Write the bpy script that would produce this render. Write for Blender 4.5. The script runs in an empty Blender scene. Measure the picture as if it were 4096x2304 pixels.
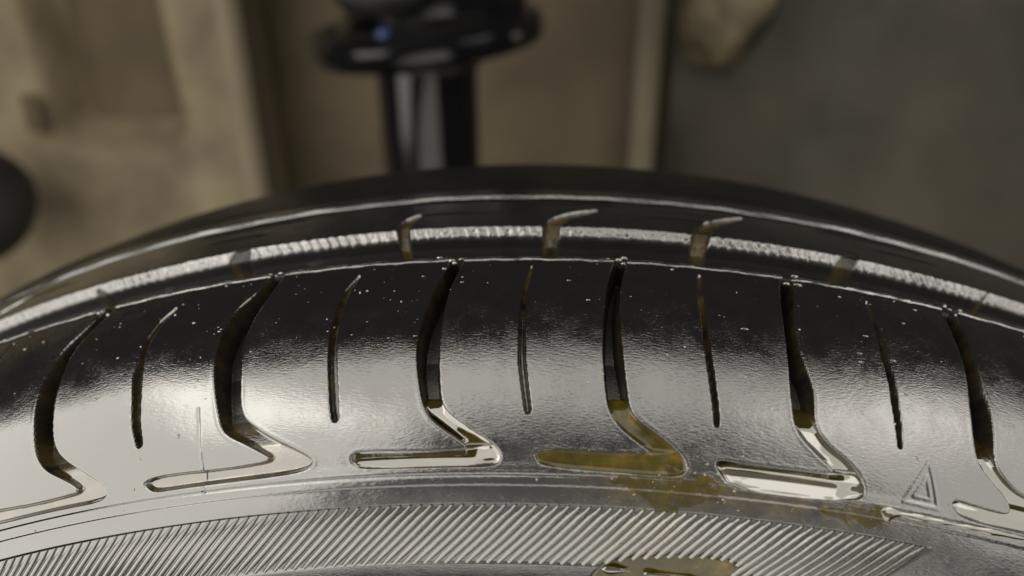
import bpy, math, random
import numpy as np
from mathutils import Matrix, Vector
rng = np.random.default_rng(7)
random.seed(7)
scene = bpy.context.scene

# ------------------------------------------------------------------ camera
cam_pos = np.array([0.0, -0.09903461, 0.39668994])
pitch, yaw, roll, focal_px = 0.48223097, -0.04241558, -0.00622483, 3092.53647
fwd = np.array([math.sin(yaw)*math.cos(pitch), math.cos(yaw)*math.cos(pitch), -math.sin(pitch)])
rt = np.array([math.cos(yaw), -math.sin(yaw), 0.0]); up = np.cross(rt, fwd)
rt, up = math.cos(roll)*rt+math.sin(roll)*up, -math.sin(roll)*rt+math.cos(roll)*up
cd = bpy.data.cameras.new('camera'); cam = bpy.data.objects.new('camera', cd)
scene.collection.objects.link(cam); scene.camera = cam
cd.sensor_width = 36; cd.lens = 36*focal_px/4096
cd.clip_start = 0.005; cd.clip_end = 50
cam.matrix_world = Matrix(((rt[0], up[0], -fwd[0], cam_pos[0]), (rt[1], up[1], -fwd[1], cam_pos[1]),
                           (rt[2], up[2], -fwd[2], cam_pos[2]), (0, 0, 0, 1)))
cd.dof.use_dof = True; cd.dof.focus_distance = 0.143; cd.dof.aperture_fstop = 7.5

# ------------------------------------------------------------------ light
world = bpy.data.worlds.new('World'); scene.world = world; world.use_nodes = True
bg = world.node_tree.nodes['Background']
bg.inputs[0].default_value = (1.0, 0.93, 0.80, 1); bg.inputs[1].default_value = 0.03
TARGET = Vector((0, 0.03, 0.31))
def panel(name, az, el, dist, w, h, radiance, col=(1.0, 0.95, 0.86)):
    l = bpy.data.lights.new(name, 'AREA'); l.shape = 'RECTANGLE'; l.size = w; l.size_y = h
    l.energy = radiance*math.pi*w*h; l.color = col
    o = bpy.data.objects.new(name, l); scene.collection.objects.link(o)
    a, e = math.radians(az), math.radians(el)
    d = Vector((math.sin(a)*math.cos(e), -math.cos(a)*math.cos(e), math.sin(e)))
    o.location = TARGET + d*dist
    o.rotation_euler = d.to_track_quat('Z', 'Y').to_euler()
    return o
panel('lamp_left', -54, 13, 0.75, 0.95, 1.08, 3.3)
panel('lamp_right', 64, 20, 0.75, 0.75, 0.8, 2.1)
panel('lamp_low', 0, -34, 0.6, 0.8, 0.34, 1.9)
panel('fill_back', 8, 8, 1.3, 1.7, 1.2, 0.34)  # added soft fill, lifts the dim middle of the reflections
for k, (x, w, rad) in enumerate([(-0.575, 0.35, 3.0), (-0.20, 0.4, 2.5), (0.15, 0.3, 2.1), (0.60, 0.6, 1.9)]):
    o = panel('lamp_overhead', 0, 90, 0.65, w, 0.60, rad)
    o.location = (x, -0.33, 0.96); o.rotation_euler = (0, 0, 0)

scene.view_settings.view_transform = 'Standard'; scene.view_settings.look = 'None'
scene.view_settings.exposure = 0; scene.view_settings.gamma = 1

DATA = {
 'grooves': [[[-0.2853,114.58],[-0.292,110.3],[-0.3012,104.98],[-0.3038,99.37],[-0.3038,93.32],[-0.3022,88.74],[-0.3,83.72],[-0.298,81.51],[-0.2927,79.0],[-0.2808,76.63],[-0.2741,75.16],[-0.272,74.27],[-0.2755,73.98],[-0.292,73.83],[-0.3047,73.83],[-0.326,74.27],[-0.3534,74.86],[-0.3557,71.76],[-0.3279,71.47],[-0.285,71.47],[-0.2574,71.32],[-0.2527,72.65],[-0.2522,73.68],[-0.2623,76.34],[-0.2739,79.0],[-0.281,80.92],[-0.2854,82.98],[-0.2874,85.2],[-0.2888,88.74],[-0.2904,93.17],[-0.29,98.49],[-0.2895,104.84],[-0.2833,109.41],[-0.2756,114.88]],[[-0.1718,115.91],[-0.173,111.63],[-0.1844,106.61],[-0.1879,100.85],[-0.1884,95.39],[-0.1866,90.96],[-0.1838,85.94],[-0.182,83.28],[-0.1807,81.36],[-0.1765,79.44],[-0.1671,77.82],[-0.1567,75.75],[-0.1512,74.71],[-0.157,74.27],[-0.1826,73.98],[-0.2123,74.42],[-0.2265,74.12],[-0.2299,73.39],[-0.2276,72.35],[-0.2235,71.32],[-0.2059,71.32],[-0.1761,71.32],[-0.147,71.47],[-0.1326,71.91],[-0.1271,72.79],[-0.1261,73.83],[-0.1298,74.86],[-0.1387,76.49],[-0.1492,78.26],[-0.1576,80.03],[-0.165,81.95],[-0.1679,83.87],[-0.1688,86.08],[-0.1697,90.66],[-0.1717,96.57],[-0.1702,101.88],[-0.1649,108.53],[-0.1606,113.4],[-0.1617,116.21]],[[-0.0578,115.62],[-0.0591,111.04],[-0.0637,104.98],[-0.0674,99.37],[-0.0689,94.65],[-0.0687,89.92],[-0.067,86.08],[-0.0651,82.84],[-0.0628,81.06],[-0.0592,79.44],[-0.0524,77.67],[-0.0445,76.04],[-0.0396,74.86],[-0.0446,74.42],[-0.0717,74.42],[-0.0991,74.86],[-0.1041,74.42],[-0.1055,73.39],[-0.1029,72.35],[-0.0983,71.61],[-0.0721,71.47],[-0.0447,71.47],[-0.0265,71.47],[-0.0218,72.06],[-0.0198,73.53],[-0.0245,75.45],[-0.0325,77.22],[-0.0412,78.85],[-0.0504,81.06],[-0.0535,82.98],[-0.0543,85.2],[-0.0555,89.78],[-0.0559,93.91],[-0.0552,98.63],[-0.0536,105.57],[-0.0507,110.45],[-0.0479,115.47]],[[0.042,114.43],[0.0378,107.94],[0.0351,100.41],[0.0341,92.73],[0.0347,87.41],[0.036,83.28],[0.038,81.06],[0.0434,78.7],[0.0515,76.78],[0.0583,75.45],[0.0604,74.86],[0.0584,74.57],[0.0385,74.27],[0.0185,74.42],[0.002,74.57],[-0.002,73.98],[-0.0024,73.09],[0.0014,71.76],[0.0188,71.32],[0.0389,71.17],[0.0657,71.02],[0.0771,71.17],[0.0815,72.06],[0.0807,73.68],[0.0777,75.01],[0.0713,76.78],[0.0633,78.41],[0.0546,80.18],[0.0503,81.8],[0.0486,83.57],[0.0475,86.38],[0.0461,90.22],[0.045,95.83],[0.045,102.47],[0.0465,108.08],[0.0509,114.73]],[[0.1435,115.02],[0.1403,109.41],[0.138,101.29],[0.1371,94.5],[0.1367,88.74],[0.1375,85.79],[0.1385,82.39],[0.1423,80.03],[0.1501,77.82],[0.1572,76.19],[0.163,75.01],[0.1577,74.57],[0.1306,74.42],[0.1103,74.42],[0.0998,74.71],[0.0962,74.12],[0.0985,72.65],[0.1035,70.88],[0.1087,69.99],[0.1322,69.55],[0.1562,69.84],[0.1766,70.73],[0.1818,71.76],[0.1804,73.83],[0.1766,75.45],[0.1706,77.22],[0.1607,79.0],[0.1537,81.06],[0.151,82.98],[0.1506,85.05],[0.1508,86.82],[0.1501,89.92],[0.1468,93.61],[0.1445,98.19],[0.1464,105.57],[0.1532,115.32]],[[0.2445,114.14],[0.2452,108.08],[0.2445,102.18],[0.2436,97.01],[0.2415,92.43],[0.241,88.15],[0.242,83.57],[0.2445,81.06],[0.2514,78.7],[0.2609,76.49],[0.2663,74.57],[0.2645,73.53],[0.2571,73.53],[0.2423,73.83],[0.2341,74.12],[0.2309,73.53],[0.2325,72.2],[0.2389,71.02],[0.2589,70.88],[0.2767,70.88],[0.2927,71.17],[0.2955,72.65],[0.2934,74.57],[0.2872,75.9],[0.2798,76.93],[0.27,77.67],[0.2623,79.14],[0.2569,80.77],[0.2541,83.13],[0.2545,87.71],[0.2542,90.37],[0.2533,93.32],[0.2514,96.12],[0.2534,103.06],[0.2548,110.45],[0.2566,116.21]]],
 'sipes': [[[-0.227,110.45,0.43],[-0.2328,107.2,0.55],[-0.2362,102.62,0.6],[-0.2367,98.49,0.64],[-0.2363,94.65,0.96],[-0.2342,89.33,0.87],[-0.2329,84.02,0.85],[-0.2307,80.47,0.73]],[[-0.1103,112.81,0.37],[-0.1154,108.23,0.62],[-0.1173,102.92,0.6],[-0.1181,97.6,0.69],[-0.117,92.43,0.77],[-0.1151,86.97,0.81],[-0.1141,82.98,0.8],[-0.1134,80.77,0.71]],[[-0.0058,113.7,0.35],[-0.0087,108.08,0.48],[-0.0101,101.74,0.56],[-0.0104,95.24,0.6],[-0.0098,89.63,0.68],[-0.0083,85.49,0.68],[-0.0064,81.21,0.67]],[[0.0945,113.4,0.46],[0.0923,106.61,0.63],[0.0919,99.08,0.61],[0.0928,92.73,0.6],[0.0944,87.12,0.59],[0.0957,83.87,0.59],[0.0966,80.62,0.54]],[[0.1961,112.66,0.4],[0.1954,104.54,0.43],[0.195,98.04,0.56],[0.1961,93.47,0.64],[0.1967,88.45,0.63],[0.1981,84.46,0.57],[0.199,81.21,0.42]]],
 'notches': [[[-0.306,123.88],[-0.3136,129.05],[-0.3083,129.5],[-0.2951,126.25],[-0.2939,123.59]],[[-0.2105,124.47],[-0.213,128.31],[-0.1999,131.41],[-0.193,128.9],[-0.1991,124.47]],[[-0.0926,123.44],[-0.0947,130.38],[-0.0939,133.92],[-0.0825,137.17],[-0.0804,136.14],[-0.0855,132.3],[-0.0867,129.94],[-0.084,123.74]],[[-0.0006,123.44],[0.0004,129.35],[0.0044,132.89],[0.0169,136.14],[0.0373,138.65],[0.0379,137.47],[0.02,133.48],[0.0117,130.23],[0.0102,124.03]],[[0.0936,124.18],[0.0968,129.64],[0.1025,134.22],[0.1181,138.35],[0.1374,141.6],[0.1373,140.27],[0.1202,135.84],[0.1104,131.86],[0.1046,124.33]],[[0.188,125.51],[0.1912,128.9],[0.2037,132.15],[0.209,130.68],[0.2008,124.92]],[[0.2822,123.59],[0.2915,128.31],[0.3011,130.53],[0.289,123.74]]],
 'liquids': [[[-0.1065,75.45],[-0.0379,75.16],[-0.0517,78.7],[-0.0628,81.36],[-0.0643,83.57],[-0.0532,83.43],[-0.042,79.0],[-0.0241,75.6],[-0.0186,73.53],[-0.0214,71.32],[-0.1001,71.32],[-0.1068,73.39]],[[-0.0035,74.86],[0.0606,75.31],[0.0495,77.52],[0.037,80.77],[0.0355,83.72],[0.0484,84.02],[0.0547,80.18],[0.0713,76.93],[0.0828,73.68],[0.0823,70.88],[0.038,70.88],[0.0007,71.47]],[[0.095,74.71],[0.1637,75.16],[0.141,80.77],[0.1374,85.35],[0.151,85.94],[0.1542,81.06],[0.1708,77.37],[0.1818,73.83],[0.1824,71.17],[0.1567,69.55],[0.1075,69.55]],[[0.2296,74.27],[0.2672,74.27],[0.244,81.21],[0.2416,87.71],[0.2539,88.59],[0.256,81.06],[0.2879,76.19],[0.2965,71.32],[0.2376,70.73]]],
 'tri': [[0.2031,72.06],[0.2235,71.91],[0.2157,79.59]],
 'tri2': [[0.2088,73.24],[0.2187,73.09],[0.2151,76.93]],
 'seam': [[-0.1942,85.2],[-0.1933,82.1],[-0.193,78.11],[-0.192,74.12],[-0.1928,69.99]],
 'pud': [[0.0322,50.5],[0.0375,53.3],[0.0487,55.52],[0.0659,56.7],[0.0889,57.59],[0.1082,57.14],[0.1194,55.96],[0.1286,54.04],[0.132,51.98],[0.0314,47.99]],
 'profile': [[0.022,0.245],[0.008,0.262],[0.001,0.277],[-0.0017,0.29],[-0.001,0.297],[0.0006,0.3025],[0.0027,0.3075],[0.006,0.3125],[0.0115,0.3185],[0.019,0.3238],[0.029,0.3276],[0.0414,0.3302],[0.055,0.3318],[0.07,0.3324],[0.083,0.3315],[0.095,0.3298],[0.105,0.3278],[0.115,0.325],[0.124,0.321],[0.133,0.314],[0.145,0.3],[0.1505,0.29],[0.152,0.277],[0.145,0.262],[0.13,0.245]],
}

# ------------------------------------------------------------------ helpers
def link(o, parent=None, **props):
    scene.collection.objects.link(o)
    if parent: o.parent = parent
    for k, v in props.items(): o[k] = v
    return o
def empty(name, loc, **props):
    o = bpy.data.objects.new(name, None); o.location = loc; o.empty_display_size = 0.02
    return link(o, None, **props)
def mesh_np(name, V, F, mat, parent=None, smooth=True, normals=None, uv=None, attr=None, origin=None, **props):
    """V (n,3), F (m,3 or 4) numpy -> object"""
    me = bpy.data.meshes.new(name); V = np.asarray(V, float); F = np.asarray(F, np.int32)
    if origin is not None: V = V-np.asarray(origin)
    k = F.shape[1]
    me.vertices.add(len(V)); me.vertices.foreach_set('co', V.astype(np.float32).ravel())
    me.loops.add(F.size); me.loops.foreach_set('vertex_index', F.ravel())
    me.polygons.add(len(F)); me.polygons.foreach_set('loop_start', np.arange(0, F.size, k, dtype=np.int32))
    me.polygons.foreach_set('loop_total', np.full(len(F), k, np.int32))
    me.update(calc_edges=True)
    if smooth: me.polygons.foreach_set('use_smooth', np.ones(len(F), bool))
    if uv is not None:
        l = me.uv_layers.new(name='UVMap'); l.data.foreach_set('uv', np.asarray(uv, np.float32)[F.ravel()].ravel())
    if attr is not None:
        for an, av in attr.items():
            a = me.attributes.new(an, 'FLOAT', 'POINT'); a.data.foreach_set('value', np.asarray(av, np.float32))
    if normals is not None: me.normals_split_custom_set_from_vertices(normals.tolist())
    me.materials.append(mat)
    o = bpy.data.objects.new(name, me)
    if origin is not None: o.location = origin
    return link(o, parent, **props)

def new_mat(name):
    m = bpy.data.materials.new(name); m.use_nodes = True; nt = m.node_tree
    return m, nt, nt.nodes['Principled BSDF']
def node(nt, t, **kw):
    n = nt.nodes.new(t)
    for k, v in kw.items():
        if k.startswith('in'): n.inputs[int(k[2:])].default_value = v
        else: setattr(n, k, v)
    return n
def ramp(nt, stops):
    r = nt.nodes.new('ShaderNodeValToRGB'); e = r.color_ramp.elements
    while len(e) < len(stops): e.new(0.5)
    for x, (p, c) in zip(e, stops): x.position = p; x.color = c if len(c) == 4 else (*c, 1)
    return r
def noise(nt, vec, scale, detail=4, rough=0.55):
    n = node(nt, 'ShaderNodeTexNoise'); n.inputs['Scale'].default_value = scale
    n.inputs['Detail'].default_value = detail; n.inputs['Roughness'].default_value = rough
    if vec is not None: nt.links.new(vec, n.inputs['Vector'])
    return n

# wet moulded rubber; uv = (distance round the tyre, distance along its profile) in metres
def rubber_material():
    m, nt, p = new_mat('wet_black_rubber'); L = nt.links.new
    uv = node(nt, 'ShaderNodeUVMap', uv_map='UVMap')
    # fine scuffed grain, drawn out along one direction of the moulding
    mp = node(nt, 'ShaderNodeMapping'); mp.inputs['Rotation'].default_value[2] = math.radians(38)
    mp.inputs['Scale'].default_value = (.8, 3.0, 1); L(uv.outputs[0], mp.inputs[0])
    n1 = noise(nt, mp.outputs[0], 1150, 3, 0.55)
    n2 = noise(nt, uv.outputs[0], 2200, 2, 0.5)
    n3 = noise(nt, uv.outputs[0], 60, 3, 0.5)       # slow unevenness
    sep = node(nt, 'ShaderNodeSeparateXYZ'); L(uv.outputs[0], sep.inputs[0])
    # the tread rubber is grainier towards one side, where it has been scuffed
    mr = node(nt, 'ShaderNodeMapRange'); mr.inputs[1].default_value = -0.085; mr.inputs[2].default_value = 0.0
    mr.inputs[3].default_value = 0.10; mr.inputs[4].default_value = 1.0
    wob = node(nt, 'ShaderNodeMath', operation='MULTIPLY_ADD', in1=0.05); L(n3.outputs[0], wob.inputs[0]); L(sep.outputs[0], wob.inputs[2])
    sub = node(nt, 'ShaderNodeMath', operation='SUBTRACT', in1=0.025); L(wob.outputs[0], sub.inputs[0]); L(sub.outputs[0], mr.inputs[0])
    mr2 = node(nt, 'ShaderNodeMapRange'); mr2.inputs[1].default_value = 0.084; mr2.inputs[2].default_value = 0.094
    mr2.inputs[3].default_value = 0.0; mr2.inputs[4].default_value = 0.8; L(sep.outputs[1], mr2.inputs[0])
    mx = node(nt, 'ShaderNodeMath', operation='MAXIMUM'); L(mr.outputs[0], mx.inputs[0]); L(mr2.outputs[0], mx.inputs[1])
    add = node(nt, 'ShaderNodeMath', operation='MULTIPLY_ADD', in1=0.12); L(n2.outputs[0], add.inputs[0]); L(n1.outputs[0], add.inputs[2])
    n5 = noise(nt, uv.outputs[0], 170, 4, 0.65); pr = node(nt, 'ShaderNodeMapRange'); pr.inputs[1].default_value = 0.36; pr.inputs[2].default_value = 0.64
    pr.inputs[3].default_value = 0.55; pr.inputs[4].default_value = 1.2; L(n5.outputs[0], pr.inputs[0])
    pm = node(nt, 'ShaderNodeMath', operation='MULTIPLY'); L(mx.outputs[0], pm.inputs[0]); L(pr.outputs[0], pm.inputs[1])
    mul = node(nt, 'ShaderNodeMath', operation='MULTIPLY'); L(add.outputs[0], mul.inputs[0]); L(pm.outputs[0], mul.inputs[1])
    add2 = node(nt, 'ShaderNodeMath', operation='MULTIPLY_ADD', in1=0.6); L(n3.outputs[0], add2.inputs[0]); L(mul.outputs[0], add2.inputs[2])
    b = node(nt, 'ShaderNodeBump'); b.inputs['Strength'].default_value = 1.0; b.inputs['Distance'].default_value = 0.00007
    L(add2.outputs[0], b.inputs['Height']); L(b.outputs[0], p.inputs['Normal'])
    rr = node(nt, 'ShaderNodeMapRange'); rr.inputs[3].default_value = 0.08; rr.inputs[4].default_value = 0.22
    L(pm.outputs[0], rr.inputs[0])
    # the running surface of the tread is worn matt
    wr = node(nt, 'ShaderNodeMapRange'); wr.inputs[1].default_value = 0.1475; wr.inputs[2].default_value = 0.151; L(sep.outputs[1], wr.inputs[0])
    ra = node(nt, 'ShaderNodeMath', operation='MULTIPLY_ADD', in1=0.22); L(wr.outputs[0], ra.inputs[0]); L(rr.outputs[0], ra.inputs[2]); 
    lo_ = node(nt, 'ShaderNodeMapRange'); lo_.inputs[1].default_value = 0.0675; lo_.inputs[2].default_value = 0.0655; L(sep.outputs[1], lo_.inputs[0])
    rb = node(nt, 'ShaderNodeMath', operation='MULTIPLY_ADD', in1=0.10); L(lo_.outputs[0], rb.inputs[0]); L(ra.outputs[0], rb.inputs[2])
    mt = node(nt, 'ShaderNodeAttribute', attribute_name='matt')
    rc = node(nt, 'ShaderNodeMath', operation='MULTIPLY_ADD', in1=0.35); L(mt.outputs['Fac'], rc.inputs[0]); L(rb.outputs[0], rc.inputs[2]); L(rc.outputs[0], p.inputs['Roughness'])
    cw = node(nt, 'ShaderNodeMapRange'); cw.inputs[3].default_value = 1.0; cw.inputs[4].default_value = 0.12; wm = node(nt, 'ShaderNodeMath', operation='MAXIMUM'); mt2 = node(nt, 'ShaderNodeAttribute', attribute_name='matt'); L(wr.outputs[0], wm.inputs[0]); L(mt2.outputs['Fac'], wm.inputs[1]); L(wm.outputs[0], cw.inputs[0]); L(cw.outputs[0], p.inputs['Coat Weight'])
    io = node(nt, 'ShaderNodeMapRange'); io.inputs[3].default_value = 1.95; io.inputs[4].default_value = 1.22; L(wm.outputs[0], io.inputs[0]); L(io.outputs[0], p.inputs['IOR'])
    # soapy yellow-brown dirt settled in the channels
    at = node(nt, 'ShaderNodeAttribute', attribute_name='dirt')
    n4 = noise(nt, uv.outputs[0], 260, 4, 0.6)
    cr = ramp(nt, [(0.35, (0, 0, 0)), (0.65, (1, 1, 1))]); L(n4.outputs[0], cr.inputs[0])
    dm = node(nt, 'ShaderNodeMath', operation='MULTIPLY'); L(cr.outputs[0], dm.inputs[0]); L(at.outputs['Fac'], dm.inputs[1])
    mixc = node(nt, 'ShaderNodeMix', data_type='RGBA'); mixc.inputs['A'].default_value = (0.005, 0.005, 0.0052, 1)
    mixc.inputs['B'].default_value = (0.065, 0.044, 0.011, 1); L(dm.outputs[0], mixc.inputs['Factor'])
    L(mixc.outputs['Result'], p.inputs['Base Color'])
    p.inputs['Coat Roughness'].default_value = 0.07; p.inputs['Coat IOR'].default_value = 1.5; L(b.outputs[0], p.inputs['Coat Normal'])
    return m
RUBBER = rubber_material()

def liquid_material(name, stops, rough, ior, see_through=False):
    m, nt, p = new_mat(name); L = nt.links.new
    tc = node(nt, 'ShaderNodeTexCoord')
    n = noise(nt, tc.outputs['Object'], 170, 6, 0.68)
    r = ramp(nt, stops); L(n.outputs[0], r.inputs[0])
    L(r.outputs[0], p.inputs['Base Color'])
    p.inputs['Roughness'].default_value = rough; p.inputs['IOR'].default_value = ior
    n2 = noise(nt, tc.outputs['Object'], 500, 2, 0.5)
    b = node(nt, 'ShaderNodeBump'); b.inputs['Strength'].default_value = 0.3; b.inputs['Distance'].default_value = 0.000018
    L(n2.outputs[0], b.inputs['Height']); L(b.outputs[0], p.inputs['Normal'])
    if see_through:
        n3 = noise(nt, tc.outputs['Object'], 420, 5, 0.65); r3 = ramp(nt, [(0.36, (0.12,)*3), (0.62, (0.85,)*3)])
        L(n3.outputs[0], r3.inputs[0]); L(r3.outputs[0], p.inputs['Alpha'])
    return m
LIQUID = liquid_material('murky_soapy_water', [(0.35, (0.014, 0.0105, 0.0012)), (0.55, (0.028, 0.020, 0.003)), (0.75, (0.07, 0.043, 0.008))], .03, 2.4)
SCUM = liquid_material('brown_scum', [(0.3, (0.016, 0.013, 0.0012)), (0.52, (0.040, 0.031, 0.003)), (0.75, (0.12, 0.078, 0.012))], .16, 1.45)
FILM = liquid_material('thin_brown_film', [(0.3, (0.026, 0.021, 0.002)), (0.55, (0.055, 0.043, 0.005)), (0.75, (0.15, 0.105, 0.018))], .15, 1.5, True)

def simple(name, col, rough=0.5, var=0.0, scale=20, ior=1.45, metal=0, bump=0, col2=None):
    m, nt, p = new_mat(name); L = nt.links.new
    tc = node(nt, 'ShaderNodeTexCoord'); n = noise(nt, tc.outputs['Object'], scale, 5, 0.6)
    c2 = col2 or tuple(min(1, c*(1+var)) for c in col); c1 = tuple(c*(1-var) for c in col)
    r = ramp(nt, [(0.3, c1), (0.7, c2)]); L(n.outputs[0], r.inputs[0]); L(r.outputs[0], p.inputs['Base Color'])
    p.inputs['Roughness'].default_value = rough; p.inputs['IOR'].default_value = ior; p.inputs['Metallic'].default_value = metal
    if bump:
        b = node(nt, 'ShaderNodeBump'); b.inputs['Distance'].default_value = bump; L(n.outputs[0], b.inputs['Height']); L(b.outputs[0], p.inputs['Normal'])
    return m

# ------------------------------------------------------------------ tyre profile (y, r) along its arclength s
def catmull(P, n=40):
    Q = np.vstack([2*P[0]-P[1], P, 2*P[-1]-P[-2]]); out = []
    for i in range(1, len(Q)-2):
        p0, p1, p2, p3 = Q[i-1:i+3]
        t0 = 0; t1 = t0+np.linalg.norm(p1-p0)**.5; t2 = t1+np.linalg.norm(p2-p1)**.5; t3 = t2+np.linalg.norm(p3-p2)**.5
        t = np.linspace(t1, t2, n, endpoint=False)[:, None]
        A1 = (t1-t)/(t1-t0)*p0+(t-t0)/(t1-t0)*p1; A2 = (t2-t)/(t2-t1)*p1+(t-t1)/(t2-t1)*p2; A3 = (t3-t)/(t3-t2)*p2+(t-t2)/(t3-t2)*p3
        B1 = (t2-t)/(t2-t0)*A1+(t-t0)/(t2-t0)*A2; B2 = (t3-t)/(t3-t1)*A2+(t-t1)/(t3-t1)*A3
        out.append((t2-t)/(t2-t1)*B1+(t-t1)/(t2-t1)*B2)
    out.append(P[-1:]); return np.vstack(out)
prof = catmull(np.array(DATA['profile']))
S_ = np.r_[0, np.cumsum(np.linalg.norm(np.diff(prof, axis=0), axis=1))]
sg = np.linspace(0, S_[-1], 2000)
def smo(a, k=60):
    p = np.r_[2*a[0]-a[k:0:-1], a, 2*a[-1]-a[-2:-k-2:-1]]; w = np.hanning(2*k+1); w /= w.sum(); return np.convolve(p, w, 'valid')
PY = smo(np.interp(sg, S_, prof[:, 0])); PR = smo(np.interp(sg, S_, prof[:, 1]))
dY = np.gradient(PY, sg); dR = np.gradient(PR, sg); LL = np.hypot(dY, dR); NY = -dR/LL; NR = dY/LL
sg *= 1000; STOT = sg[-1]                      # s in millimetres from here on
def surf(th, s, h=0.0):
    """point at angle th, profile distance s (mm), h mm proud of the base surface"""
    y = np.interp(s, sg, PY)+h*.001*np.interp(s, sg, NY); r = np.interp(s, sg, PR)+h*.001*np.interp(s, sg, NR)
    return np.stack([r*np.sin(th), y, r*np.cos(th)], -1)
def sstep(x): x = np.clip(x, 0, 1); return x*x*(3-2*x)
RAD = 315.0                                    # mm per radian used for flat distances

def poly_sd(T, S, poly):
    """signed distance (mm, positive inside) of points (th, s) to a closed outline"""
    P = np.array(poly, float); P[:, 0] *= RAD; X = T*RAD; Yv = S
    d = np.full(X.shape, 1e9); ins = np.zeros(X.shape, bool)
    for (x0, y0), (x1, y1) in zip(P, np.roll(P, -1, 0)):
        ex, ey = x1-x0, y1-y0; L2 = ex*ex+ey*ey+1e-12
        t = np.clip(((X-x0)*ex+(Yv-y0)*ey)/L2, 0, 1)
        d = np.minimum(d, (X-x0-t*ex)**2+(Yv-y0-t*ey)**2)
        c = (y0 > Yv) != (y1 > Yv)
        if abs(ey) > 1e-12: ins ^= c & (X < x0+ex*(Yv-y0)/ey)
    d = np.sqrt(d); return np.where(ins, d, -d)
def line_d(T, S, pts):
    X = T*RAD; d = np.full(X.shape, 1e9); w = np.zeros(X.shape)
    for a, b in zip(pts, pts[1:]):
        x0, y0, x1, y1 = a[0]*RAD, a[1], b[0]*RAD, b[1]; ex, ey = x1-x0, y1-y0
        t = np.clip(((X-x0)*ex+(S-y0)*ey)/(ex*ex+ey*ey), 0, 1); q = np.hypot(X-x0-t*ex, S-y0-t*ey)
        ww = (a[2]+(b[2]-a[2])*t) if len(a) > 2 else 0*t
        w = np.where(q < d, ww, w); d = np.minimum(d, q)
    return d, w
def smooth_poly(poly, it=2):
    P = np.array(poly, float)
    for _ in range(it):
        N = np.roll(P, -1, 0); P = np.stack([.75*P+.25*N, .25*P+.75*N], 1).reshape(-1, 2)
    return P

# groove positions round the tyre (angle of the groove's upright at s = 99 mm)
TRACED = [-0.297, -0.1795, -0.0613, 0.0400, 0.1415, 0.2480]
STEP = (2*math.pi-0.415-0.354)/52
POS = [-0.415]+TRACED+[0.354+STEP*i for i in range(52)]
CENTRE = np.array([(69, -.022), (74, -.025), (75.5, -.033), (77.3, -.0425), (79, -.050), (81, -.0565), (83, -.0593), (86, -.0612),
                   (90, -.0621), (95, -.0624), (99, -.0613), (105, -.0585), (110, -.055), (115, -.053), (121, -.047)])
def centre(s): return np.interp(s, CENTRE[:, 0], CENTRE[:, 1])+0.0613
def extend(poly):
    return [[t+(0.003 if s > 113.3 else 0), 118.7 if s > 113.3 else s] for t, s in poly]
GROOVES = []
for i, x in enumerate(POS):
    if 1 <= i <= 6: GROOVES.append(extend(DATA['grooves'][i-1]))
    else: GROOVES.append(extend([[t+x+0.0613, s] for t, s in DATA['grooves'][2]]))
SIPES = list(DATA['sipes'])
mids = [POS[0]+.062]+[x+.054 for x in POS[6:]]
for x in mids: SIPES.append([[t+x+0.0085, s, w] for t, s, w in DATA['sipes'][2]])
NOTCHES = list(DATA['notches'])
for k in (-0.42, 0.39): NOTCHES.append([[t+k, s] for t, s in DATA['notches'][3]])
for k in range(50): NOTCHES.append([[t+0.39+0.106*(k+1), s] for t, s in DATA['notches'][3]])

H_A, H_B = 53.2, 65.0             # hatched band
PITCH, SLANT, LAST = 0.00602, 0.0355, 0.2246
def slant(s): return SLANT*(s-H_A)/(H_B-H_A)

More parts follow.
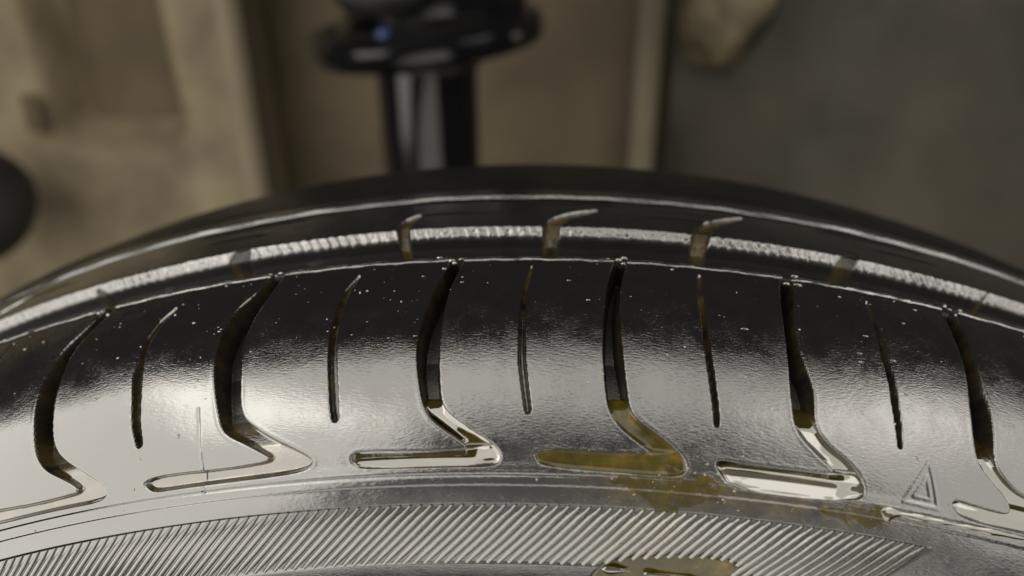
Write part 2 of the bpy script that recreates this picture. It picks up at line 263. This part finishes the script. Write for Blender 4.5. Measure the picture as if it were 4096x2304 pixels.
def ring_profile(s):
    """circumferential channels, mirrored about the tread centre"""
    sm = np.where(s > 150, 300-s, s)
    a = np.interp(sm, [117.2, 118.2, 126.4, 127.5, 127.8, 129.5], [0, -6.5, -6.5, -3.8, -1.7, 0])
    b = np.interp(sm, [142.4, 143.0, 145.6, 145.9, 146.9], [0, -5.0, -5.0, -0.9, 0])
    return np.where(s > 150, np.interp(s, [170.5, 174, 180.5, 181.5], [0, -.1, -.1, 0]), a+b)
def height(T, S, fine=True):
    h = ring_profile(S); dirt = np.zeros_like(h)
    if fine:
        h = h+(0.36+.08*np.sin(T*310)*np.sin(T*173+1))*np.exp(-((S-116.3+.10*np.sin(T*260))/.45)**2)
        # serrated chamfer of the main channel
        amp = np.exp(-((S-128.5)/1.0)**2)
        h = h+amp*(0.10+.09*np.sin(T*47+2)+.04*np.sin(T*131))*np.sin(2*np.pi*(T/0.0068+S*0.32+.15*np.sin(T*90)))+amp*.05*np.sin(T*2300+S*3)*np.sin(T*410)
        dash = sstep(np.sin(T*29+1.2)*2.2-.5)*.30*np.exp(-((S-141.2)/.45)**2)+sstep(np.sin(T*41+4)*2.2-.9)*.22*np.exp(-((S-136.5)/.4)**2)
        h = h+dash+(.10*np.sin(T*67)+.08*np.sin(T*151+1))*np.exp(-((S-146.6)/.6)**2)
        # grainy, broken texture of the serrated strip
        q = np.random.default_rng(4).normal(0, 1, T.shape); q = (q+np.roll(q, 1, 0)+np.roll(q, 1, 1)+np.roll(q, -1, 1)+np.roll(q, 2, 1)+np.roll(q, -1, 0))/2.4
        h = h+amp*.065*q
        for s0, wd, f in ((154.5, .4, 33), (160.2, .35, 47), (168.0, .5, 21), (176.0, .5, 39)):
            h = h+sstep(np.sin(T*f+s0)*1.6+.1)*.16*np.exp(-((S-s0)/wd)**2)
        # moulding lines under the hooks
        h = h-0.20*np.exp(-((S-70.15)/.22)**2)*np.clip(1.0-np.maximum(T+.02, 0)*12, .15, 1)+0.10*np.exp(-((S-70.75)/.25)**2)
        h = h+0.16*sstep((S-68.2)/.5)-0.16*sstep((S-71.2)/1.6)
        # hatched band sits in a shallow recess
        rel = T-slant(S)
        end = LAST-SLANT+0.0035
        rec = sstep((S-H_A+.25)/.35)*sstep((H_B+.1-S)/.35)*sstep((end-rel)/.006)
        h = h-0.36*rec
        m = (T > -.21) & (T < -.17) & (S > 66) & (S < 88)
        if m.any():
            d, _ = line_d(T[m], S[m], DATA['seam']); h[m] += 0.13*np.exp(-(d/.16)**2)
        m = (T > .19) & (T < .235) & (S > 69) & (S < 82)
        if m.any():
            for key in ('tri', 'tri2'):
                p = DATA[key]; d, _ = line_d(T[m], S[m], p+[p[0]]); h[m] += 0.11*sstep((.50-d)/.45)
        p = DATA['pud']; m = (T > .02) & (T < .15) & (S < 60)
        if m.any(): h[m] -= 0.75*sstep((poly_sd(T[m], S[m], smooth_poly(p))+.2)/.6)
    for poly in GROOVES:
        A = np.array(poly); t0, t1 = A[:, 0].min()-.004, A[:, 0].max()+.004
        m = (T > t0) & (T < t1) & (S > 67) & (S < 119)
        if not m.any(): continue
        sd = poly_sd(T[m], S[m], smooth_poly(poly, 2)); s = S[m]
        dep = 1.75+np.interp(s, [74, 77, 84, 92, 112, 118], [0, 0.2, 2.0, 3.4, 3.6, 5.2])-.65*(poly is GROOVES[1] or poly is GROOVES[2])*np.interp(s, [77, 82], [1, 0])
        wall = np.interp(s, [76, 88], [.55, .8])
        k = sstep((sd-.06)/wall)
        h[m] = np.minimum(h[m], 0.3)-dep*k*np.where(h[m] < -1, 0.15, 1)
        h[m] += 0.03*np.exp(-((sd+.35)/.25)**2)        # slightly swollen lip
        dirt[m] = np.maximum(dirt[m], sstep((sd+.1)/.5)*np.maximum(np.interp(s, [80, 88], [1, .08]), .38*np.exp(-((sd-.2)/.45)**2)))
    for pts in SIPES:
        A = np.array(pts); m = (T > A[:, 0].min()-.006) & (T < A[:, 0].max()+.006) & (S > 79) & (S < 115)
        if not m.any(): continue
        d, w = line_d(T[m], S[m], pts); k = sstep((w-d+.02)/.42)
        h[m] -= np.interp(S[m], [80, 98, 108, 113], [2.2, 2.0, .9, .5])*k; dirt[m] = np.maximum(dirt[m], k)
    for ni, poly in enumerate(NOTCHES):
        A = np.array(poly); m = (T > A[:, 0].min()-.004) & (T < A[:, 0].max()+.004) & (S > 121) & (S < 142)
        if not m.any(): continue
        sd = poly_sd(T[m], S[m], smooth_poly(poly, 1)); k = sstep((sd+.15)/.7)
        k = k*(.9 if ni in (2, 3, 4) else .6); h[m] -= (.7 if ni in (0, 1, 5, 6) else 3.2)*k*np.exp(-np.maximum(0, 127-S[m])*.6)*np.interp(S[m], [129, 132], [1, .35]); dirt[m] = np.maximum(dirt[m], k)
    film = np.exp(-((T-.075)/.045)**2-((S-69.5)/3.2)**2)+.9*np.exp(-((T-.16)/.05)**2-((S-68.5)/2.4)**2)+.9*np.exp(-((T-.062)/.020)**2-((S-60)/7)**2)
    return h, np.maximum(dirt, np.minimum(film, 1)*(S < 80))

# ------------------------------------------------------------------ the tyre
tyre = empty('tyre', (0, 0.083, -0.333), label='wet glossy black tyre with hooked shoulder grooves and a hatched band low on its sidewall', category='tyre')
PIECES = []                       # (name, mask function on quad centres)
def build_zone(th, ss, fine):
    T, S = np.meshgrid(th, ss)
    h, dirt = height(T, S, fine)
    # a little unevenness of real moulded rubber
    h = h+0.05*np.sin(T*37+S*.11)*np.sin(S*.23+T*11)
    P = surf(T, S, h)
    du = np.gradient(P, axis=1); dv = np.gradient(P, axis=0)
    N = np.cross(du, dv); N /= np.linalg.norm(N, axis=-1, keepdims=True)+1e-20
    base = surf(T, S, 1.0)-surf(T, S, 0.0)
    N *= np.sign((N*base).sum(-1, keepdims=True))
    flip = (np.cross(du, dv)*base).sum(-1)[1, 1] < 0
    nr, nc = T.shape; idx = np.arange(nr*nc).reshape(nr, nc)
    Q = np.stack([idx[:-1, :-1], idx[:-1, 1:], idx[1:, 1:], idx[1:, :-1]], -1).reshape(-1, 4)
    if flip: Q = Q[:, ::-1]
    tc = (0.25*(T[:-1, :-1]+T[1:, :-1]+T[:-1, 1:]+T[1:, 1:])).ravel(); sc = (0.5*(S[:-1, :-1]+S[1:, :-1])).ravel()
    return dict(P=P.reshape(-1, 3), N=N.reshape(-1, 3), Q=Q, tc=tc, sc=sc, uv=np.stack([T.ravel()*RAD*.001, S.ravel()*.001], -1), d=dirt.ravel(), m=(np.clip((-h-1.6)/1.2, 0, 1)*.75*(S > 80)*(S < 117.5)+.9*((S > 117.9) & (S < 127.7))+.85*(dirt > .4)*(S > 124)).ravel())
rows_f = np.r_[np.arange(0, 40, 2.5), np.arange(40, 49.9, .55), np.arange(50, 79.9, .19), np.arange(80, 114.9, .28), np.arange(115, 117.99, .09), np.arange(118, 134.9, .22),
               np.arange(135, 149.9, .25), np.arange(150, 192, .28), np.arange(193, STOT-.5, 3), [STOT]]
rows_c = np.r_[np.arange(0, 60, 5), np.arange(60, STOT-60, 1.6), np.arange(STOT-60, STOT-.5, 5), [STOT]]
TH0, TH1 = -0.44, 0.40
zone_f = build_zone(np.arange(TH0, TH1+.0003, .00062), rows_f, True)
zone_c = build_zone(np.linspace(TH1-.0006, 2*math.pi+TH0+.0006, 860), rows_c, False)
RIB_POS = [-0.31, -0.205, -0.09, 0.005, 0.099, 0.195, 0.291]
def classify(z):
    t, s = z['tc'], z['sc']
    key = np.full(len(t), -1)
    key[s < 69.0] = 0
    m = (s >= 69.0) & (s < 121.5)
    edges = np.array(POS+[2*math.pi+POS[0]])
    key[m] = 10+np.searchsorted(edges, t[m]-centre(s[m]))
    e2 = np.array(RIB_POS+[0.395+0.106*i for i in range(52)])
    m = (s >= 121.5) & (s < 144.2)
    off = np.interp(s, [124, 130, 134, 138], [0, .003, .011, .03])
    key[m] = 100+np.searchsorted(e2, t[m]-off[m])
    key[(s >= 144.2) & (s < 155.8)] = 1
    key[(s >= 155.8) & (s < 178.5)] = 2
    key[(s >= 178.5) & (s < STOT-69)] = 3
    key[s >= STOT-69] = 4
    return key
def name_of(k):
    return {0: 'sidewall', 1: 'centre_rib', 2: 'tread_rib', 3: 'far_shoulder', 4: 'far_sidewall'}.get(k) or ('shoulder_block' if k < 100 else 'tread_block')
groups = {}
for z in (zone_f, zone_c):
    key = classify(z)
    for k in np.unique(key):
        q = z['Q'][key == k]; u, inv = np.unique(q, return_inverse=True)
        kk = int(k)
        if kk == 10: kk = 10+len(POS)                      # wraps round
        groups.setdefault(kk, []).append((z['P'][u], z['N'][u], inv.reshape(q.shape), z['uv'][u], z['d'][u], z['m'][u]))
TO = np.array(tyre.location)
for k in sorted(groups):
    off = 0; V = []; N = []; F = []; U = []; D = []; M = []
    for p, n, f, u, d, mm in groups[k]:
        V.append(p); N.append(n); F.append(f+off); U.append(u); D.append(d); M.append(mm); off += len(p)
    mesh_np(name_of(k), np.vstack(V)-TO, np.vstack(F), RUBBER, tyre, normals=np.vstack(N), uv=np.vstack(U), attr={'dirt': np.concatenate(D), 'matt': np.concatenate(M)})

# raised slanting ridges of the hatched band: each one a piece
n_r = int((LAST+0.47)/PITCH)
for i in range(n_r):
    top = LAST-PITCH*(i+.3); lo, hi = H_A-0.02, H_B-0.15
    if top < -0.47: break
    sl = float(np.interp(top, [-.27, -.05, .06, .22], [.050, .039, .0325, .0325])); tb = top-sl
    if 0.035 < tb < 0.118: lo = np.interp(tb, [.035, .05, .07, .09, .105, .118], [53.2, 55.0, 56.0, 56.6, 56.4, 55.0])
    na = 7; sv = np.linspace(lo, hi, na); prof_w = np.array([-.0030, -.0014, 0, .0014, .0030]); fl = float(np.interp(top, [.12, .222], [1, .35])); prof_h = np.array([-.42, -.02*fl-.10*(1-fl), .07*fl-.08*(1-fl), -.02*fl-.10*(1-fl), -.42])
    V = []
    for j, s in enumerate(sv):
        e = 1.0; sh = 0.0
        if j == 0: e = .55
        if j == na-1: e = .35
        c = tb+sl*(s-H_A)/(H_B-H_A)+0.0005*math.sin(math.pi*(s-lo)/(hi-lo))
        jit = rng.normal(0, .012)
        for w, hh in zip(prof_w, prof_h):
            V.append(surf(c+w*e, s, (hh+jit) if hh > -.3 else hh))
    V = np.array(V); F = []
    for j in range(na-1):
        for q in range(4): a = j*5+q; F.append((a, a+5, a+6, a+1))
    # normals face outwards
    uvv = np.array([[0.315*(tb), .001*s] for s in sv for _ in range(5)]); uvv[:, 0] += np.tile(prof_w*.315, na)
    mesh_np('ridge', V-TO, np.array(F)[:, ::-1], RUBBER, tyre, uv=uvv, attr={'dirt': np.full(len(V), 0.25+.6*math.exp(-((tb+.015-.06)/.022)**2))})

# ------------------------------------------------------------------ soapy water lying in the grooves
def liquid_patch(outline, groove, label, name='soapy_water', prof=None, film=0.0, mat=None):
    prof = prof or [(0, -.22), (.9, -.20), (1.6, -.42), (3.3, -1.55)]
    P = np.array(outline); t0, t1 = P[:, 0].min()-.002, P[:, 0].max()+.002; s0, s1 = P[:, 1].min()-.4, P[:, 1].max()+.4
    th = np.arange(t0, t1, .0004); ss = np.arange(s0, s1, .12); T, S = np.meshgrid(th, ss)
    lo = poly_sd(T, S, smooth_poly(outline, 1))
    gd = poly_sd(T, S, smooth_poly(groove, 2)) if groove is not None else lo
    x = np.clip((S-71.2)/3.3, 0, 1)
    if groove is not None:
        xs = np.linspace(-1, 4.5, 220); hp = np.interp(xs, [a for a, _ in prof], [c for _, c in prof]); kk = np.hanning(15); kk /= kk.sum()
        hp = np.convolve(np.pad(hp, 7, mode='edge'), kk, 'valid'); ha = np.interp(S-71.3, xs, hp)
        tip = sstep((T-P[:, 0].max()+.020)/.012)
        w8 = np.maximum(sstep((S-74.3)/1.3), tip*.7)
        h = ha*(1-w8)+(-.62)*w8-.25*np.clip((S-75)/6, 0, 1)-1.8*np.clip((S-81)/4, 0, 1.5)**1.5+film
        h = h+0.30*np.exp(-(np.maximum(gd, 0)/.45)**1.5)
        h = np.where(gd < 0, h+gd*2.2, h)
    else:
        h = -0.42+.9*np.clip((52.9-S)/3.0, 0, 1)**1.2*.5+np.where(lo < .8, -(0.8-lo)*.6, 0)
    h = h+.012*np.sin(T*170+S*1.3)*np.sin(S*1.1-T*120)+.002*np.sin(T*500-S*2.1)
    h = np.where(lo < .3, h-(.3-lo)*1.2, h)
    V = surf(T, S, h); du = np.gradient(V, axis=1); dv = np.gradient(V, axis=0)
    base = surf(T, S, 1.0)-surf(T, S, 0.0); flip = (np.cross(du, dv)*base).sum(-1)[2, 2] < 0
    nr, nc = T.shape; idx = np.arange(nr*nc).reshape(nr, nc)
    Q = np.stack([idx[:-1, :-1], idx[:-1, 1:], idx[1:, 1:], idx[1:, :-1]], -1)
    keep = ((lo > -.1) & (gd > -.35))[:-1, :-1]; Q = Q[keep]
    if flip: Q = Q[:, ::-1]
    u, inv = np.unique(Q, return_inverse=True); V = V.reshape(-1, 3)[u]; org = V.mean(0)
    return mesh_np(name, V, inv.reshape(Q.shape), mat or LIQUID, None, origin=org, label=label, category='water')
Lq = DATA['liquids']
liquid_patch(Lq[0], GROOVES[3], 'thin olive pool of soapy water in the tyre groove below the second short slit')
liquid_patch(Lq[1], GROOVES[4], 'brown murky soapy water filling the lower arm of the middle right groove', prof=[(0, -.12), (3.3, -.16)], mat=SCUM)
liquid_patch(Lq[2], GROOVES[5], 'soapy water with the broad white glare in the groove beside the triangle mark', prof=[(-.8, .28), (.9, -.22), (1.7, -.10), (2.2, -.18), (3.4, -1.3)], film=.05)
liquid_patch(Lq[3], GROOVES[6], 'soapy water in the groove arm at the right edge below the triangle mark', prof=[(0, -.05), (1.5, -.42), (3.3, -1.4)])
liquid_patch(DATA['pud'], None, 'yellow-brown puddle of soapy water at the foot of the hatched band', mat=SCUM)

# fine spatter of drops and suds on the shoulder
def spatter(n, sfun, label, rr, seed):
    g = np.random.default_rng(seed); V = []; F = []; c = 0
    top = [(x+.0613-.051+g.normal(0, .004), 116.4+g.normal(0, .9), g.uniform(.25, .65)) for x in TRACED for _ in range(5)]
    for i in range(n+len(top)):
        t = g.uniform(-.42, .38) if g.random() < .45 else g.normal((-.09, -.03, .06, .21, -.19)[g.integers(5)], .022); s = sfun(g); r = rr[0]+(rr[1]-rr[0])*g.random()**3
        if i >= n: t, s, r = top[i-n]
        hh, _d = height(np.array([[t]]), np.array([[s]]), True)
        if hh[0, 0] < -.35 and i < n: continue
        if i >= n: hh = hh*0+.05
        e = g.uniform(.6, 2.3); rot = g.uniform(0, 6.28)
        ring = [surf(t+r*e*math.cos(a+rot)/RAD, s+r/e*math.sin(a+rot), hh[0, 0]-.05) for a in np.linspace(0, 2*math.pi, 6, endpoint=False)]
        ring2 = [surf(t+.6*r*e*math.cos(a+rot)/RAD, s+.6*r/e*math.sin(a+rot), hh[0, 0]+r*.45) for a in np.linspace(0, 2*math.pi, 6, endpoint=False)]
        V += ring+ring2+[surf(t, s, hh[0, 0]+r*.6)]
        for k in range(6):
            k2 = (k+1) % 6; F += [(c+k, c+k2, c+6+k2), (c+k, c+6+k2, c+6+k), (c+6+k, c+6+k2, c+12)]
        c += 13
    V = np.array(V); org = V.mean(0)
    return mesh_np('spatter', V, np.array(F)[:, ::-1], LIQUID, None, origin=org, kind='stuff', label=label, category='droplets')

def rivulet(t0, t1, s0, width, dome, head, label, seed):
    g = np.random.default_rng(seed); tt = np.arange(t0, t1, .0006); ww = np.linspace(-1, 1, 15)
    a = (tt-t0)*RAD
    wid = width*(.75+.25*np.sin(tt*140+seed)+.12*np.sin(tt*421))*np.clip(a/.6, 0, 1)**.5*np.clip((t1-tt)*RAD/2, 0, 1)+head*np.exp(-((a-1.6)/1.3)**2)*np.clip(a/.8, 0, 1)
    cs = s0+.25*np.sin(tt*37+seed)-.3*head*np.exp(-((a-1.6)/1.3)**2)
    W, TT = np.meshgrid(ww, tt); S = cs[:, None]+W*wid[:, None]; d = (dome*np.clip(wid/width, 0, 1.8))[:, None]
    V = surf(TT, S, .13+(d+.03)*(1-W**2)); nr, nc = TT.shape; idx = np.arange(nr*nc).reshape(nr, nc)
    Q = np.stack([idx[:-1, :-1], idx[1:, :-1], idx[1:, 1:], idx[:-1, 1:]], -1).reshape(-1, 4); V = V.reshape(-1, 3); org = V.mean(0)
    return mesh_np('water_rivulet', V, Q, LIQUID, None, origin=org, label=label, category='water')
rivulet(.1905, .40, 70.0, .55, .17, 1.0, 'bright rivulet of water with a rounded head running right from below the triangle mark', 3)

def spill(outline, label, seed, thick=.07):
    P = np.array(outline); T, S = np.meshgrid(np.arange(P[:, 0].min()-.004, P[:, 0].max()+.004, .0006), np.arange(P[:, 1].min()-1, P[:, 1].max()+1, .17))
    lo = poly_sd(T, S, smooth_poly(outline, 2))+.55*np.sin(T*230+seed)*np.sin(S*1.7+T*90)+.3*np.sin(T*610+S*2.2)
    H, _d = height(T, S, True); H = np.maximum(H, -.30)
    h = H+thick+.03*np.sin(T*150+S)*np.sin(S*1.3)-np.clip(.6-lo, 0, 2)*.35
    V = surf(T, S, h); nr, nc = T.shape; idx = np.arange(nr*nc).reshape(nr, nc)
    Q = np.stack([idx[:-1, :-1], idx[:-1, 1:], idx[1:, 1:], idx[1:, :-1]], -1)[(lo > -.1)[:-1, :-1]]
    u, inv = np.unique(Q, return_inverse=True); V = V.reshape(-1, 3)[u]; org = V.mean(0)
    return mesh_np('soapy_spill', V, inv.reshape(Q.shape), FILM, None, origin=org, label=label, category='water')
spill([(.030, 69.2), (.048, 71.0), (.074, 72.6), (.089, 73.2), (.096, 71.0), (.106, 70.2), (.100, 67.4), (.086, 66.2), (.074, 63.8), (.064, 64.6), (.058, 67.4)],
      'amber-brown spill of soapy water between the brown groove foot and the hatched band', 1)
spill([(.150, 68.6), (.166, 69.6), (.182, 70.8), (.196, 70.0), (.200, 67.6), (.186, 66.0), (.168, 66.6)],
      'brown wet patch on the sidewall left of the bright rivulet head', 5, .05)

rivulet(.0385, .0560, 52.6, .55, .20, .5, 'small water bead added for a white glint at the left foot of the brown puddle', 8)  # bead of water added to catch a glint
rivulet(.0640, .0980, 51.9, .40, .20, .2, 'thin water bead added for a bright line along the bottom of the brown puddle', 12)  # second bead, shaped to catch a bright line of light
spatter(330, lambda g: 78+38*g.random()**.8, 'tiny glinting drops and suds spattered over the dark tyre shoulder', (.05, .42), 3)

def grit(n, label, seed):
    q = np.random.default_rng(seed); V = []; F = []; c = 0
    m = simple('pale_grit', (0.35, 0.28, 0.15), 0.4, 0.3, 900)
    for k in range(n):
        if k < n*.45: t, s = q.normal(.085, .05), q.normal(70, 3.5)
        else: t, s = q.uniform(-.4, .36), q.uniform(68, 116)
        hh, _d = height(np.array([[t]]), np.array([[s]]), True); hh = hh[0, 0]
        if hh < -1.2: continue
        r = .09+.22*q.random()**3; o = [(1, 0, 0), (-1, 0, 0), (0, 1, 0), (0, -1, 0), (0, 0, 1), (0, 0, -.6)]
        V += [surf(t+r*a*q.uniform(.7, 1.3)/RAD, s+r*b_*q.uniform(.7, 1.3), hh+.03+.6*r*z) for a, b_, z in o]
        F += [(c+i_, c+j_, c+k_) for i_, j_, k_ in ((0, 2, 4), (2, 1, 4), (1, 3, 4), (3, 0, 4), (2, 0, 5), (1, 2, 5), (3, 1, 5), (0, 3, 5))]; c += 6
    V = np.array(V); org = V.mean(0)
    return mesh_np('grit', V, np.array(F), m, None, smooth=False, origin=org, kind='stuff', label=label, category='grit')
grit(150, 'tiny pale specks of grit stuck to the wet rubber round the brown groove foot', 11)

# ------------------------------------------------------------------ things behind the tyre
def grid_sheet(name, xs, zs, yfun, thick, mat, parent=None, **props):
    """a real sheet: front follows y = yfun(x, z), with thickness behind it"""
    X, Z = np.meshgrid(xs, zs); Yf = yfun(X, Z); nr, nc = X.shape
    A = np.stack([X, Yf, Z], -1).reshape(-1, 3); B = A+np.array([0, thick, 0]); n = len(A)
    idx = np.arange(n).reshape(nr, nc); q = np.stack([idx[:-1, :-1], idx[:-1, 1:], idx[1:, 1:], idx[1:, :-1]], -1).reshape(-1, 4)
    F = [q, q[:, ::-1]+n]
    for e in (idx[0], idx[-1][::-1], idx[:, 0][::-1], idx[:, -1]):
        F.append(np.stack([e[:-1], e[:-1]+n, e[1:]+n, e[1:]], -1))
    V = np.vstack([A, B]); org = None if parent else V.mean(0)
    if parent: V = V-np.array(parent.location)
    o = mesh_np(name, V, np.vstack(F), mat, parent, smooth=True, origin=org, **props)
    o.modifiers.new('edge', 'EDGE_SPLIT').split_angle = math.radians(40)
    return o
def lathe(name, prof_rz, loc, mat, parent=None, seg=64, tilt=(0, 0, 0), **props):
    a = np.linspace(0, 2*math.pi, seg, endpoint=False); V = []
    for r, z in prof_rz: V += [(r*math.cos(t), r*math.sin(t), z) for t in a]
    F = []
    for i in range(len(prof_rz)-1):
        for j in range(seg): k = (j+1) % seg; F.append((i*seg+j, i*seg+k, (i+1)*seg+k, (i+1)*seg+j))
    o = mesh_np(name, V, F, mat, parent, **props)
    o.location = Vector(loc)-(Vector(parent.location) if parent else Vector((0, 0, 0))); o.rotation_euler = tilt
    o.modifiers.new('edge', 'EDGE_SPLIT').split_angle = math.radians(35)
    return o

M_BEIGE = simple('dusty_beige_paint', (0.155, 0.126, 0.078), 0.75, 0.45, 13, bump=0.0006)
M_WALL = simple('brown_beige_board', (0.098, 0.076, 0.046), 0.8, 0.35, 8, bump=0.0006)
M_TRIM = simple('pale_beige_trim', (0.165, 0.138, 0.092), 0.7, 0.10, 12)
M_DARK = simple('dull_olive_grey_sheet', (0.040, 0.036, 0.026), 0.75, 0.5, 7, bump=0.001)
M_FOAM = simple('yellowed_lump', (0.085, 0.068, 0.038), 0.6, 0.5, 40, bump=0.002)
M_BROWN = simple('dark_brown_metal', (0.070, 0.052, 0.028), 0.8, 0.3, 10)  # darker brown for the recess back and the small plate beside it
M_BLACK = simple('black_gloss_paint', (0.004, 0.004, 0.005), 0.14, 0.2, 30, ior=1.45)
M_RUB = simple('dull_black_rubber', (0.020, 0.019, 0.017), 0.6, 0.3, 30)
M_STEEL = simple('worn_bare_steel', (0.05, 0.048, 0.044), 0.5, 0.2, 60, metal=1)
M_BLUE = simple('blue_plastic', (0.008, 0.016, 0.07), 0.3, 0.1, 30)
M_GREY = simple('grey_rubber_boot', (0.010, 0.010, 0.010), 0.5, 0.2, 30)

grid_sheet('wall', np.linspace(-1.3, 1.3, 60), np.linspace(-.35, .50, 40), lambda x, z: .60+.004*np.sin(x*9)+.003*np.sin(z*13), .02, M_WALL, kind='structure')

def box_lobe(x, z, x0, x1, z0, z1, e):
    f = lambda a: 1/(1+np.exp(-a/e)); return f(x-x0)*f(x1-x)*f(z-z0)*f(z1-z)
pan = empty('sheet_metal_panel', (-.6, .50, -.30), label='dusty beige sheet panel with a folded edge, left behind the tyre', category='panel')
def ypan(x, z):
    y = .505+.004*np.sin(z*17+x*5)
    y = y+.050*box_lobe(x, z, -.392, -.300, .214, .9, .004)+.03*box_lobe(x, z, -.62, -.50, .24, .9, .006)
    y = y-.012*box_lobe(x, z, -.9, -.24, -.4, .19, .012)
    return y
xe = lambda z: -.2262+.006*np.clip((.20-z)/.05, 0, 1)
grid_sheet('sheet', np.r_[np.linspace(-1.2, -.66, 12), np.linspace(-.65, -.235, 110)], np.linspace(-.35, .48, 130), ypan, .004, M_BEIGE, pan)
grid_sheet('folded_edge', np.linspace(-.250, -.230, 14), np.linspace(-.35, .48, 40), lambda x, z: .500-.008*np.cos((x+.240)/.010*1.4)+.006, .05, M_TRIM, pan)
grid_sheet('recess_back', np.linspace(-.396, -.297, 8), np.linspace(.212, .47, 30), lambda x, z: .545+.002*np.sin(z*30), .004, M_BROWN, pan)
grid_sheet('slot_shade_plate', np.linspace(-.4155, -.403, 5), np.linspace(.221, .250, 8), lambda x, z: .4985+0*x, .003, M_BROWN, pan)  # flat plate on the sheet; its dark colour paints the shade inside a hole

post = grid_sheet('upright_trim', np.linspace(.0775, .0985, 9), np.linspace(-.35, .5, 40), lambda x, z: .570-.003*np.cos((x-.088)/.0105*1.5)+0*z, .028, M_TRIM,
                  label='pale narrow upright strip on the wall right of the black post', category='strip')
rp = grid_sheet('grey_panel', np.linspace(.106, 1.2, 60), np.linspace(-.35, .5, 50),
                lambda x, z: .55-.10*np.clip(x-.106-.22*np.clip(z-.2, 0, .2), 0, .08)/.08+.006*np.sin(x*14+z*9), .004, M_DARK,
                label='large dull olive-grey sheet behind the right side of the tyre', category='panel')

# lumpy yellowed clump
def blob(name, loc, scale, mat, seed, amp, parent=None, nu=40, nv=28, **props):
    g = np.random.default_rng(seed); ph = g.uniform(0, 6.28, (7, 2)); fr = g.integers(1, 5, (7, 2))
    V = []
    for j in range(nv+1):
        v = math.pi*j/nv
        for i in range(nu):
            u = 2*math.pi*i/nu; r = 1+amp*sum(math.sin(fr[k, 0]*u+ph[k, 0])*math.sin(fr[k, 1]*v+ph[k, 1])*math.sin(v) for k in range(7))/2.5
            V.append((scale[0]*r*math.sin(v)*math.cos(u), scale[1]*r*math.sin(v)*math.sin(u), scale[2]*r*math.cos(v)))
    F = [(j*nu+i, j*nu+(i+1) % nu, (j+1)*nu+(i+1) % nu, (j+1)*nu+i) for j in range(nv) for i in range(nu)]
    o = mesh_np(name, V, np.array(F)[:, ::-1], mat, parent, **props); o.location = loc; return o
blob('foam_lump', (.133, .515, .318), (.034, .03, .048), M_FOAM, 5, .22,
     label='blurred yellowish lump at the top between the pale strip and the grey sheet', category='lump')
blob('rubber_bush', (-.430, .42, .188), (.048, .05, .046), M_RUB, 9, .04, label='dark rounded rubber piece poking in at the left edge', category='bush')

st = empty('black_post', (-.073, .40, -.05), label='glossy black upright post with a wide tilted collar, behind the tyre', category='post')
lathe('shaft', [(.0005, -.10), (.0320, -.10), (.0320, .302)], (-.0745, .40, 0), M_BLACK, st)
col = lathe('collar', [(.031, -.011), (.064, -.011), (.071, -.0085), (.073, -.004), (.073, .004), (.069, .009), (.060, .0095), (.056, .013), (.046, .013)],
            (-.0735, .40, .3140), M_BLACK, st, tilt=(0, math.radians(-6), 0))
lathe('lip', [(.0585, .0), (.0605, .0015), (.0625, .0)], (-.0735, .40, .3237), M_STEEL, st, tilt=(0, math.radians(-6), 0))
lathe('upper_body', [(.040, 0), (.055, .004), (.058, .02), (.058, .17), (.0005, .17)], (-.068, .402, .322), M_BLACK, st)
lathe('ring', [(.0321, -.003), (.0350, -.003), (.0350, .0015), (.0321, .0015)], (-.0745, .40, .2985), M_STEEL, st)
blob('grey_boot', (-.090, .345, .345), (.026, .014, .013), M_GREY, 2, .1, st)
bpy.data.objects['grey_boot'].location -= st.location
blob('blue_plug', (-.0882, .338, .3235), (.0045, .004, .0040), M_BLUE, 4, .05, st); bpy.data.objects['blue_plug'].location -= st.location
lathe('bolt', [(.0001, .003), (.0026, .002), (.0032, 0), (.0032, -.004)], (-.0155, .352, .3205), M_STEEL, st, seg=20, tilt=(math.radians(70), 0, 0))
